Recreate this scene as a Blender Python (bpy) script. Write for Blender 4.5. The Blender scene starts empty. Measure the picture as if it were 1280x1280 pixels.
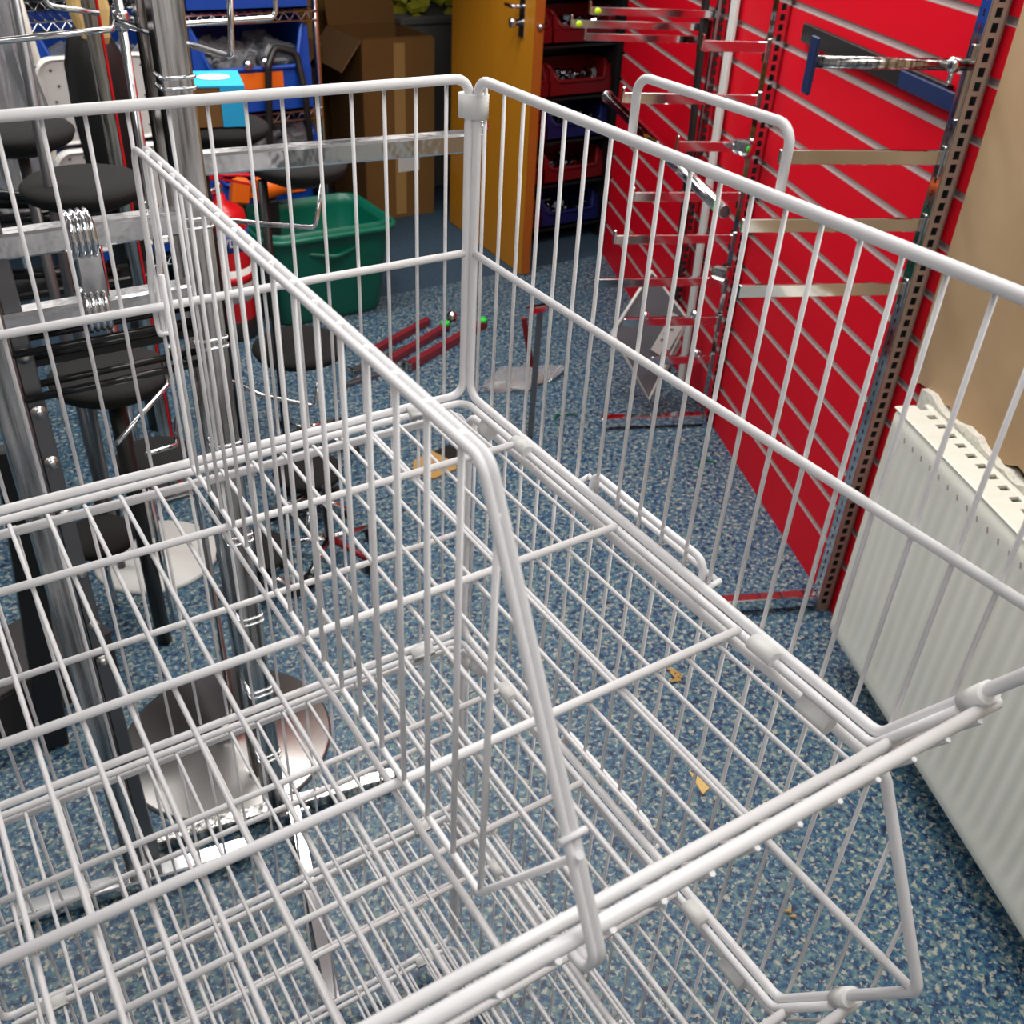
import bpy, math, random
from mathutils import Vector, Matrix
random.seed(7)
S = bpy.context.scene
col = S.collection
# ------------------------------------------------------------------ camera
cd = bpy.data.cameras.new('camera'); cam = bpy.data.objects.new('camera', cd); col.objects.link(cam)
CAMROT = [[0.842066, 0.274503, -0.464298], [-0.537269, 0.502868, -0.677101], [0.047615, 0.819617, 0.57093]]
cam.matrix_world = Matrix.Translation((-0.49931, -0.8281, 1.60469)) @ Matrix(CAMROT).to_4x4()
cd.sensor_width = 36; cd.lens = 34.6576; cd.clip_start = 0.02
cd.dof.use_dof = True; cd.dof.focus_distance = 0.92; cd.dof.aperture_fstop = 15.0
S.camera = cam
# ------------------------------------------------------------------ world, lights, exposure
w = bpy.data.worlds.new('world'); S.world = w; w.use_nodes = True
w.node_tree.nodes['Background'].inputs[0].default_value = (0.75, 0.8, 0.86, 1)
w.node_tree.nodes['Background'].inputs[1].default_value = 0.10
S.view_settings.view_transform = 'Standard'; S.view_settings.look = 'None'
S.view_settings.exposure = 0.44; S.view_settings.gamma = 1.0; S.view_settings.use_curve_mapping = False
try:
    S.cycles.use_denoising = True
    S.cycles.max_bounces = 8
    S.cycles.sample_clamp_indirect = 6.0
except Exception:
    pass
def area(name, loc, sx, sy, power, rz=0.0, color=(1.0, 0.98, 0.95)):
    l = bpy.data.lights.new(name, 'AREA'); l.shape = 'RECTANGLE'; l.size = sx; l.size_y = sy
    l.energy = power; l.color = color
    o = bpy.data.objects.new(name, l); o.location = loc; o.rotation_euler = (0, 0, rz); col.objects.link(o)
    return o
area('ceiling_lamp', (0.85, 1.0, 2.58), 1.5, 0.6, 24)
area('ceiling_lamp', (0.7, 2.25, 2.58), 1.5, 0.4, 20)
area('ceiling_lamp', (0.8, -0.6, 2.58), 1.6, 0.8, 20)
area('ceiling_lamp', (-0.9, 2.0, 2.58), 1.4, 0.6, 19)
area('ceiling_lamp', (-1.2, -1.2, 2.58), 1.4, 0.6, 9)
area('ceiling_lamp', (0.9, 3.9, 2.3), 0.8, 0.25, 1.2)
# ------------------------------------------------------------------ material helpers
def mat(name, c, rough=0.5, metal=0.0, spec=0.5, noise=None, bump=None, emit=None, trans=0.0, ior=1.45):
    m = bpy.data.materials.new(name); m.use_nodes = True
    nt = m.node_tree; b = nt.nodes['Principled BSDF']
    b.inputs['Base Color'].default_value = (*c, 1); b.inputs['Roughness'].default_value = rough
    b.inputs['Metallic'].default_value = metal; b.inputs['Specular IOR Level'].default_value = spec
    if trans:
        b.inputs['Transmission Weight'].default_value = trans; b.inputs['IOR'].default_value = ior
    if noise:                                   # (scale, amount, second colour[, stretch])
        tc = nt.nodes.new('ShaderNodeTexCoord'); mp = nt.nodes.new('ShaderNodeMapping')
        nz = nt.nodes.new('ShaderNodeTexNoise'); nz.inputs['Scale'].default_value = noise[0]; nz.inputs['Detail'].default_value = 4
        if len(noise) > 3: mp.inputs['Scale'].default_value = noise[3]
        rp = nt.nodes.new('ShaderNodeValToRGB'); e = rp.color_ramp.elements
        ce = noise[4] if len(noise) > 4 else 0.5
        e[0].position = ce - noise[1]; e[0].color = (*c, 1); e[1].position = ce + noise[1]; e[1].color = (*noise[2], 1)
        nt.links.new(tc.outputs['Object'], mp.inputs['Vector']); nt.links.new(mp.outputs[0], nz.inputs['Vector'])
        nt.links.new(nz.outputs['Fac'], rp.inputs[0]); nt.links.new(rp.outputs[0], b.inputs['Base Color'])
    if bump:                                    # (scale, strength[, stretch])
        tc0 = nt.nodes.new('ShaderNodeTexCoord'); tc = nt.nodes.new('ShaderNodeMapping'); nt.links.new(tc0.outputs['Object'], tc.inputs[0])
        if len(bump) > 2: tc.inputs['Scale'].default_value = bump[2]
        nz = nt.nodes.new('ShaderNodeTexNoise'); nz.inputs['Scale'].default_value = bump[0]; nz.inputs['Detail'].default_value = 3
        bp = nt.nodes.new('ShaderNodeBump'); bp.inputs['Strength'].default_value = bump[1]; bp.inputs['Distance'].default_value = 0.004
        nt.links.new(tc.outputs[0], nz.inputs['Vector']); nt.links.new(nz.outputs['Fac'], bp.inputs['Height'])
        nt.links.new(bp.outputs[0], b.inputs['Normal'])
    if emit:
        b.inputs['Emission Color'].default_value = (*c, 1); b.inputs['Emission Strength'].default_value = emit
    return m
def carpet():
    m = bpy.data.materials.new('speckled_floor'); m.use_nodes = True; nt = m.node_tree; b = nt.nodes['Principled BSDF']
    tc = nt.nodes.new('ShaderNodeTexCoord')
    def noise(scale, detail=2.0, rough=0.5, dist=0.0):
        n = nt.nodes.new('ShaderNodeTexNoise'); n.inputs['Scale'].default_value = scale; n.inputs['Detail'].default_value = detail
        n.inputs['Roughness'].default_value = rough; n.inputs['Distortion'].default_value = dist
        nt.links.new(tc.outputs['Object'], n.inputs['Vector']); return n
    def ramp(src, stops, interp='LINEAR'):
        r = nt.nodes.new('ShaderNodeValToRGB'); r.color_ramp.interpolation = interp
        el = r.color_ramp.elements
        while len(el) < len(stops): el.new(0.5)
        for e, (p, c) in zip(el, stops): e.position = p; e.color = (*c, 1)
        nt.links.new(src, r.inputs[0]); return r
    def mix(f, a, bb):
        x = nt.nodes.new('ShaderNodeMix'); x.data_type = 'RGBA'
        nt.links.new(f, x.inputs['Factor']); nt.links.new(a, x.inputs['A']); nt.links.new(bb, x.inputs['B']); return x
    n1 = noise(72, 3.5, 0.62, 0.4); n2 = noise(88, 3.0, 0.6, 0.3); n3 = noise(1.6, 3)
    blue = ramp(n1.outputs['Fac'], [(0.38, (0.002, 0.010, 0.032)), (0.455, (0.007, 0.055, 0.155)), (0.525, (0.030, 0.115, 0.18)), (0.61, (0.115, 0.185, 0.18))])
    fleck = ramp(n2.outputs['Fac'], [(0.545, (0, 0, 0)), (0.615, (1, 1, 1))])
    beige = ramp(n3.outputs['Fac'], [(0.35, (0.31, 0.35, 0.32)), (0.65, (0.37, 0.365, 0.30))])
    mm = mix(fleck.outputs[0], blue.outputs[0], beige.outputs[0])
    nt.links.new(mm.outputs['Result'], b.inputs['Base Color'])
    b.inputs['Roughness'].default_value = 0.5; b.inputs['Specular IOR Level'].default_value = 0.6
    return m
M = {}
M['floor'] = carpet()
M['navy'] = mat('navy_carpet', (0.022, 0.050, 0.085), 0.9, noise=(60, 0.2, (0.038, 0.078, 0.12)))
M['white'] = mat('white_coated_wire', (0.83, 0.82, 0.835), 0.38, spec=0.45)
M['clip'] = mat('white_clip', (0.78, 0.78, 0.765), 0.45)
M['chrome'] = mat('chrome', (0.74, 0.75, 0.77), 0.09, 1.0, bump=(9, 0.10))
M['chrome_worn'] = mat('worn_chrome', (0.70, 0.71, 0.73), 0.13, 1.0, bump=(17, 0.55))
M['mirror'] = mat('dull_mirror', (0.40, 0.385, 0.375), 0.34, 1.0)
M['zinc_paint'] = mat('zinc_beige', (0.42, 0.37, 0.29), 0.45, 0.35)
M['chrome_dull'] = mat('reflect_streak_steel', (0.14, 0.13, 0.12), 0.20, 1.0, noise=(26, 0.14, (0.72, 0.71, 0.70), (4, 4, 0.16)), bump=(38, 0.35, (1, 1, 0.10)))  # light and dark streaks put the steel's reflections into its colour
M['red'] = mat('red_laminate', (0.62, 0.003, 0.015), 0.45, spec=0.15)
M['slot'] = mat('aluminium_insert', (0.50, 0.42, 0.41), 0.5, 0.3)
M['board'] = mat('brown_board', (0.47, 0.32, 0.185), 0.75, noise=(5.0, 0.22, (0.37, 0.24, 0.125)))
M['wall'] = mat('painted_wall', (0.72, 0.71, 0.66), 0.8, bump=(30, 0.4))
M['patchwall'] = mat('patchy_wall', (0.10, 0.105, 0.115), 0.7, noise=(2.4, 0.05, (0.85, 0.83, 0.80), (1, 1, 1), 0.56))  # patches added on unseen walls for the chrome to reflect
M['plaster'] = mat('rough_plaster', (0.74, 0.72, 0.64), 0.85, bump=(90, 1.0))
M['darkwall'] = mat('dark_wall', (0.06, 0.055, 0.055), 0.85)
M['ceiling'] = mat('ceiling_white', (0.8, 0.8, 0.78), 0.9)
M['rad'] = mat('cream_enamel', (0.84, 0.83, 0.76), 0.40, noise=(14, 0.2, (0.78, 0.765, 0.665), (2.2, 1, 0.25)))
M['dark'] = mat('dark_hole', (0.015, 0.014, 0.013), 0.8)
M['door'] = mat('orange_wood', (0.56, 0.235, 0.012), 0.42, noise=(9, 0.4, (0.50, 0.19, 0.008), (1, 1, 0.12)))
M['door_edge'] = mat('wood_edge', (0.36, 0.10, 0.008), 0.5)
M['card'] = mat('cardboard', (0.22, 0.105, 0.025), 0.85, noise=(8, 0.4, (0.18, 0.085, 0.02)))
M['card_in'] = mat('cardboard_inner', (0.25, 0.13, 0.05), 0.9)
M['paper'] = mat('paper', (0.75, 0.75, 0.72), 0.7)
M['blue'] = mat('blue_plastic', (0.006, 0.06, 0.36), 0.35)
M['darkblue'] = mat('dark_blue_plastic', (0.01, 0.014, 0.11), 0.4)
M['orange'] = mat('orange_plastic', (0.85, 0.15, 0.005), 0.45)
M['redbin'] = mat('red_plastic', (0.20, 0.004, 0.007), 0.4)  # red darkened to put the rack's shade into the colour
M['green'] = mat('green_plastic', (0.0, 0.125, 0.075), 0.35)
M['black'] = mat('black_plastic', (0.012, 0.012, 0.012), 0.4)
M['gloss'] = mat('black_gloss', (0.012, 0.012, 0.013), 0.12)
M['pad'] = mat('black_fabric', (0.020, 0.020, 0.0195), 0.9, spec=0.2, bump=(250, 0.3))
M['fire'] = mat('red_enamel', (0.62, 0.008, 0.012), 0.25)
M['ltblue'] = mat('light_blue_card', (0.02, 0.42, 0.78), 0.55)
M['tan'] = mat('tan_paper', (0.68, 0.46, 0.17), 0.75, bump=(40, 0.6))
M['plastic'] = mat('white_plastic', (0.66, 0.66, 0.63), 0.45)
M['cream'] = mat('cream_plastic', (0.70, 0.68, 0.60), 0.45)
M['grey'] = mat('grey_plate', (0.13, 0.145, 0.16), 0.5, 0.1)
M['greymetal'] = mat('grey_metal', (0.20, 0.20, 0.21), 0.35, 0.8)
M['bag'] = mat('clear_bag', (0.80, 0.82, 0.85), 0.14, trans=0.82, ior=1.25)
M['darkbox'] = mat('dark_grey_box', (0.035, 0.032, 0.032), 0.5)
M['film'] = mat('thin_film', (0.9, 0.91, 0.93), 0.22, trans=0.97, ior=1.15)
M['red_reflect'] = mat('red_wall_reflection', (0.20, 0.020, 0.030), 0.22)  # dark red stands in for the red wall mirrored in chrome
M['bolt'] = mat('zinc', (0.6, 0.6, 0.6), 0.3, 1.0)
M['bluecap'] = mat('blue_plate', (0.008, 0.022, 0.085), 0.4)
M['sticker'] = mat('green_sticker', (0.02, 0.75, 0.06), 0.5)
M['yellow'] = mat('yellow_sticker', (0.55, 0.80, 0.02), 0.5)
M['labelblue'] = mat('blue_label', (0.03, 0.06, 0.30), 0.5)
M['greycrate'] = mat('grey_crate', (0.13, 0.13, 0.12), 0.6)
M['leaf'] = mat('yellow_green', (0.42, 0.42, 0.03), 0.6)
M['scrap'] = mat('brown_scrap', (0.42, 0.25, 0.08), 0.8)
# ------------------------------------------------------------------ mesh helpers
class MB:
    def __init__(s): s.v = []; s.f = []; s.sm = []; s.mi = []; s.m = 0
    def add(s, vs, fs, smooth=False, m=None):
        o = len(s.v); s.v += [tuple(x) for x in vs]
        for f in fs: s.f.append(tuple(i + o for i in f)); s.sm.append(smooth); s.mi.append(s.m if m is None else m)
    def box(s, c, d, rot=None, m=None, bev=0.0):
        hx, hy, hz = d[0] / 2, d[1] / 2, d[2] / 2
        R = rot if rot is not None else Matrix.Identity(3); c = Vector(c)
        if bev <= 0:
            vs = [c + R @ Vector((x * hx, y * hy, z * hz)) for z in (-1, 1) for y in (-1, 1) for x in (-1, 1)]
            s.add(vs, [(0, 2, 3, 1), (4, 5, 7, 6), (0, 1, 5, 4), (2, 6, 7, 3), (0, 4, 6, 2), (1, 3, 7, 5)], m=m)
        else:
            b = min(bev, hx * .9, hy * .9, hz * .9); rings = []
            for (z, k) in ((-hz, b), (-hz + b, 0), (hz - b, 0), (hz, b)):
                X, Y = hx - k, hy - k; q = b * .6
                rings.append([(X - q, -Y), (X, -Y + q), (X, Y - q), (X - q, Y), (-X + q, Y), (-X, Y - q), (-X, -Y + q), (-X + q, -Y)])
                rings[-1] = [c + R @ Vector((x, y, z)) for x, y in rings[-1]]
            vs = [p for r in rings for p in r]; fs = [tuple(range(7, -1, -1)), tuple(range(24, 32))]
            for i in range(3):
                for j in range(8): fs.append((i * 8 + j, i * 8 + (j + 1) % 8, i * 8 + 8 + (j + 1) % 8, i * 8 + 8 + j))
            s.add(vs, fs, m=m)
    def prism(s, poly, d0, d1, frame, m=None):     # poly in (u, v); frame(u, v, d) -> point
        n = len(poly)
        vs = [frame(u, v, d0) for u, v in poly] + [frame(u, v, d1) for u, v in poly]
        s.add(vs, [tuple(range(n - 1, -1, -1)), tuple(range(n, 2 * n))] + [(i, (i + 1) % n, n + (i + 1) % n, n + i) for i in range(n)], m=m)
    def tube(s, pts, r, closed=False, fillet=0.0, n=8, seg=5, m=None, flat=None):
        P = [Vector(p) for p in pts]
        if fillet > 0:
            out = []; k = len(P)
            for i, p in enumerate(P):
                if not closed and i in (0, k - 1): out.append(p); continue
                a, b = P[i - 1], P[(i + 1) % k]; u = (a - p); v = (b - p); lu, lv = u.length, v.length; u.normalize(); v.normalize()
                ang = u.angle(v)
                if ang > 3.1: out.append(p); continue
                t = min(fillet / math.tan(ang / 2), lu * .48, lv * .48); rr = t * math.tan(ang / 2)
                cdir = (u + v).normalized(); c = p + cdir * (rr / math.sin(ang / 2))
                s0 = p + u * t - c; s1 = p + v * t - c; tot = s0.angle(s1); ax = s0.cross(s1).normalized()
                for j in range(seg + 1): out.append(c + Matrix.Rotation(tot * j / seg, 3, ax) @ s0)
            P = out
        k = len(P); T = []
        for i in range(k):
            if closed: t = (P[(i + 1) % k] - P[i - 1])
            else: t = P[min(i + 1, k - 1)] - P[max(i - 1, 0)]
            T.append(t.normalized())
        N = T[0].orthogonal().normalized()
        if flat is not None:
            N = (Vector(flat) - T[0] * Vector(flat).dot(T[0])).normalized()
        vs = []; 
        for i in range(k):
            if i: N = T[i - 1].rotation_difference(T[i]) @ N
            N = (N - T[i] * N.dot(T[i])).normalized(); B = T[i].cross(N)
            for j in range(n):
                a = 2 * math.pi * (j + .5) / n; vs.append(P[i] + (N * math.cos(a) + B * math.sin(a)) * r)
        fs = []
        for i in range(k if closed else k - 1):
            i2 = (i + 1) % k
            for j in range(n): fs.append((i * n + j, i * n + (j + 1) % n, i2 * n + (j + 1) % n, i2 * n + j))
        s.add(vs, fs, smooth=n > 4, m=m)
        if not closed:
            o = len(s.v) - len(vs)
            s.f.append(tuple(o + j for j in range(n - 1, -1, -1))); s.sm.append(False); s.mi.append(s.m if m is None else m)
            s.f.append(tuple(o + (k - 1) * n + j for j in range(n))); s.sm.append(False); s.mi.append(s.m if m is None else m)
    def lathe(s, prof, c=(0, 0, 0), n=32, rot=None, m=None):   # prof = [(r, z)]
        R = rot if rot is not None else Matrix.Identity(3); c = Vector(c); vs = []; fs = []
        for r, z in prof:
            for j in range(n):
                a = 2 * math.pi * j / n; vs.append(c + R @ Vector((r * math.cos(a), r * math.sin(a), z)))
        for i in range(len(prof) - 1):
            for j in range(n): fs.append((i * n + j, i * n + (j + 1) % n, i * n + n + (j + 1) % n, i * n + n + j))
        s.add(vs, fs, smooth=True, m=m)
        o = len(s.v) - len(vs)
        for i, rev in ((0, True), (len(prof) - 1, False)):
            if prof[i][0] > 1e-6:
                q = [o + i * n + j for j in range(n)]
                s.f.append(tuple(reversed(q)) if rev else tuple(q)); s.sm.append(False); s.mi.append(s.m if m is None else m)
    def build(s, name, mats, parent=None, kind=None, angle=None):
        me = bpy.data.meshes.new(name); me.from_pydata(s.v, [], s.f); me.update()
        mats = mats if isinstance(mats, (list, tuple)) else [mats]
        for x in mats: me.materials.append(M[x])
        me.polygons.foreach_set('use_smooth', s.sm); me.polygons.foreach_set('material_index', s.mi)
        o = bpy.data.objects.new(name, me); col.objects.link(o)
        if parent is not None: o.parent = parent
        if kind: o['kind'] = kind
        return o
def tag(o, label, cat, group=None, kind=None):
    o['label'] = label; o['category'] = cat
    if group: o['group'] = group
    if kind: o['kind'] = kind
    return o
def empty(name, loc, label, cat, group=None, rz=0.0):
    o = bpy.data.objects.new(name, None); o.empty_display_size = 0.05; o.location = loc; o.rotation_euler = (0, 0, rz); col.objects.link(o)
    return tag(o, label, cat, group)
def copy_tree(o, parent=None):
    c = o.copy(); col.objects.link(c)
    if parent is not None: c.parent = parent
    for ch in [x for x in ALLCH.get(o.name, [])]: copy_tree(ch, c)
    return c
ALLCH = {}
def index_children():
    ALLCH.clear()
    for o in bpy.data.objects:
        if o.parent: ALLCH.setdefault(o.parent.name, []).append(o)
# frame of the slatted wall: a runs along the wall away from the camera, b into the room
A0 = Vector((1.29943, 0.34534, 0)); E = Vector((0.399696, 0.916648, 0)); NB = Vector((-0.916648, 0.399696, 0))
WR = Matrix(((E.x, NB.x, 0), (E.y, NB.y, 0), (0, 0, 1)))
def ab(a, b, z): return (A0.x + a * E.x + b * NB.x, A0.y + a * E.y + b * NB.y, z)
# ================================================================== THE SETTING
f = MB(); f.box((0.4, 0.3, -0.05), (6.8, 4.66, 0.1)); fl_ = f.build('floor', 'floor', kind='structure')
f = MB(); f.box((0.4, 3.83, -0.05), (6.8, 2.4, 0.1)); f.build('floor_back_room', 'navy', kind='structure')
f = MB(); f.box((0.4, 1.5, 2.65), (6.8, 7.06, 0.1)); f.build('ceiling', 'ceiling', kind='structure')
f = MB(); f.box((0.4, 5.0, 1.3), (6.8, 0.06, 2.6)); f.build('wall_back', 'darkwall', kind='structure')
f = MB(); f.box((0.4, -2.0, 1.3), (6.8, 0.06, 2.6)); f.build('wall_front', 'patchwall', kind='structure')
f = MB(); f.box((-2.97, 1.5, 1.3), (0.06, 7.06, 2.6)); f.build('wall_left', 'patchwall', kind='structure')
f = MB(); f.box((0.3, 2.68, 2.2), (5.0, 0.08, 0.8)); f.build('trim_1', 'patchwall', kind='structure')      # unseen lintel added to shade the back room
f = MB()
f.box(ab(-1.2, -0.07, 1.3), (2.2, 0.1, 2.6), WR, 0); f.box(ab(1.19, -0.07, 1.3), (2.6, 0.1, 2.6), WR, 0)
f.build('wall_right', 'wall', kind='structure')
f = MB(); f.box((2.50, 4.0, 1.3), (0.06, 2.4, 2.6)); f.build('wall_right_back_room', 'darkwall', kind='structure')
# red slatted wall panel
sp = empty('slatwall_panel', ab(1.17, 0, 0), 'red slatted wall panel with pale metal slots, running back from the radiator', 'wall panel', rz=math.atan2(E.y, E.x))
ZS = [0.145 + 0.1016 * k for k in range(0, 18)]
f = MB(); lo = 0.0; AL = -0.17 - 1.17; AR = 2.50 - 1.17
for z in ZS:
    hi = z - 0.008
    f.box(((AL + AR) / 2, -0.007, (lo + hi) / 2), (AR - AL, 0.014, hi - lo)); lo = z + 0.008
f.box(((AL + AR) / 2, -0.015, lo / 2), (AR - AL, 0.004, lo))
sb = f.build('board', 'red', sp)
for z in ZS:
    f = MB(); f.box(((AL + AR) / 2, -0.0105, z), (AR - AL - 0.002, 0.005, 0.017)); f.box(((AL + AR) / 2, -0.0045, z - 0.0072), (AR - AL - 0.002, 0.009, 0.0025)); f.build('slot_insert', 'slot', sp)
# brown board over the painted wall, torn along its lower edge
pts = [(-0.075, 1.75), (-0.082, 0.72)]
a = -0.10
while a > -1.75:
    pts.append((a, 0.695 + random.uniform(-0.012, 0.012) + 0.012 * math.sin(a * 23))); a -= random.uniform(0.018, 0.035)
pts.append((-1.75, 1.75))
f = MB(); f.prism(pts[::-1], 0.001, 0.012, lambda u, v, d: ab(u, d, v))
tag(f.build('wall_board', 'board'), 'brown board with torn lower edge on wall above the radiator', 'board')
pts = [(-0.155, 0.35), (-1.75, 0.35)]
a = -1.75
while a < -0.16:
    pts.append((a, 0.698 + random.uniform(-0.006, 0.006) + .006 * math.sin(a * 31))); a += random.uniform(0.012, 0.026)
pts.append((-0.155, 0.70))
f = MB(); f.prism(pts[::-1], -0.002, 0.027, lambda u, v, d: ab(u, d, v)); f.build('trim_2', 'plaster', kind='structure')
# ================================================================== RADIATOR
rad = empty('radiator', ab(-0.80, 0.075, 0.1), 'cream ribbed panel radiator on the wall beneath the brown board', 'radiator', rz=math.atan2(E.y, E.x))
LA, RA, H = -0.60, 0.595, 0.585
f = MB(); na, nz = 216, 26; ZR = [0, .012, .03, .045, .055, .065, .08] + [0.08 + (H - 0.16) * k / 11 for k in range(1, 12)] + [H - .08, H - .065, H - .055, H - .045, H - .03, H - .012, H]
ZR = sorted(set(round(z, 4) for z in ZR)); vs = []; fs = []
for z in ZR:
    zz = min(z, H - z); amp = 0 if zz < 0.042 else min(1, (zz - 0.042) / 0.028)
    ed = 0.0 if zz > 0.012 else (0.012 - zz) * 0.6
    for i in range(na + 1):
        x = LA + (RA - LA) * i / na; c = math.cos(2 * math.pi * (x - RA) / 0.0333)
        c = max(-1, min(1, c * 1.1 + .1)); xe = min(x - LA, RA - x); e2 = 0 if xe > 0.01 else (0.01 - xe) * .6
        g = amp if xe > 0.02 else 0
        vs.append((x, 0.035 - g * 0.0027 * (0.5 - 0.5 * c) - ed - e2, z))
for k in range(len(ZR) - 1):
    for i in range(na): q = k * (na + 1) + i; fs.append((q, q + na + 1, q + na + 2, q + 1))
f.add(vs, fs, True); f.box(((LA + RA) / 2, 0.018, H / 2), (RA - LA - .002, 0.010, H - .004)); f.build('front_panel', 'rad', rad)
f = MB(); f.box(((LA + RA) / 2, -0.035, H / 2), (RA - LA, 0.012, H - 0.01), bev=0.004); f.build('back_panel', 'rad', rad)
f = MB(); f.box(((LA + RA) / 2, -0.006, 0.02), (RA - LA, 0.045, 0.02)); f.build('base_rail', 'rad', rad)
f = MB(); f.box((RA - 0.006, -0.004, H / 2), (0.012, 0.062, H - .01), bev=0.003); f.build('side_cover', 'rad', rad)
f = MB(); L = RA - LA
f.box(((LA + RA) / 2, 0.012, H + 0.0035), (L, 0.046, 0.007), bev=0.003)
f.box(((LA + RA) / 2, -0.036, H + 0.0035), (L, 0.012, 0.007), bev=0.002)
x = LA + 0.01
while x < RA:
    f.box((x, -0.020, H + 0.003), (0.021, 0.024, 0.006)); x += 0.036
f.build('top_grille', 'rad', rad)
f = MB(); x = RA - 0.033
while x > LA + 0.03:
    f.box((x, 0.0352, H - 0.036), (0.004, 0.0015, 0.010), Matrix.Rotation(.4, 3, 'Y')); x -= 0.0333
f.build('dimples', 'slot', rad)
# ================================================================== DOOR
D0 = Vector((1.808, 2.575)); D1 = Vector((1.869, 3.308)); dv = (D1 - D0); dl = dv.length; dv.normalize()
DR = Matrix(((dv.x, -dv.y, 0), (dv.y, dv.x, 0), (0, 0, 1)))
dr = empty('door_1', (D0.x, D0.y, 0), 'orange varnished wooden door standing open beside the red bins', 'door'); dr['kind'] = 'structure'
dr.rotation_euler = (0, 0, math.atan2(dv.y, dv.x))
f = MB(); f.box((dl / 2, -0.02, 1.0), (dl, 0.04, 1.99), m=0); f.build('door_leaf', ['door'], dr)
f = MB(); f.box((-0.002, -0.02, 1.0), (0.004, 0.04, 1.99)); f.build('edge_strip', 'door_edge', dr)
f = MB(); f.box((0.095, 0.002, 1.01), (0.042, 0.006, 0.16), bev=0.002); f.build('lock_plate', 'chrome', dr)
f = MB(); f.lathe([(0.012, 0), (0.012, 0.03), (0.018, 0.035), (0.018, 0.05), (0, 0.054)], (0.095, 0.004, 0.985), 14, Matrix.Rotation(-math.pi / 2, 3, 'X')); f.build('knob', 'chrome', dr)
f = MB(); f.tube([(0.095, 0.004, 1.04), (0.095, 0.045, 1.04), (0.145, 0.05, 1.041)], 0.008, fillet=0.012); f.build('handle', 'chrome', dr)
f = MB(); f.lathe([(0.012, 0), (0.012, 0.012), (0, 0.02)], (-0.004, -0.02, 0.985), 10, Matrix.Rotation(-math.pi / 2, 3, 'Y')); f.build('latch', 'chrome', dr)
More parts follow.
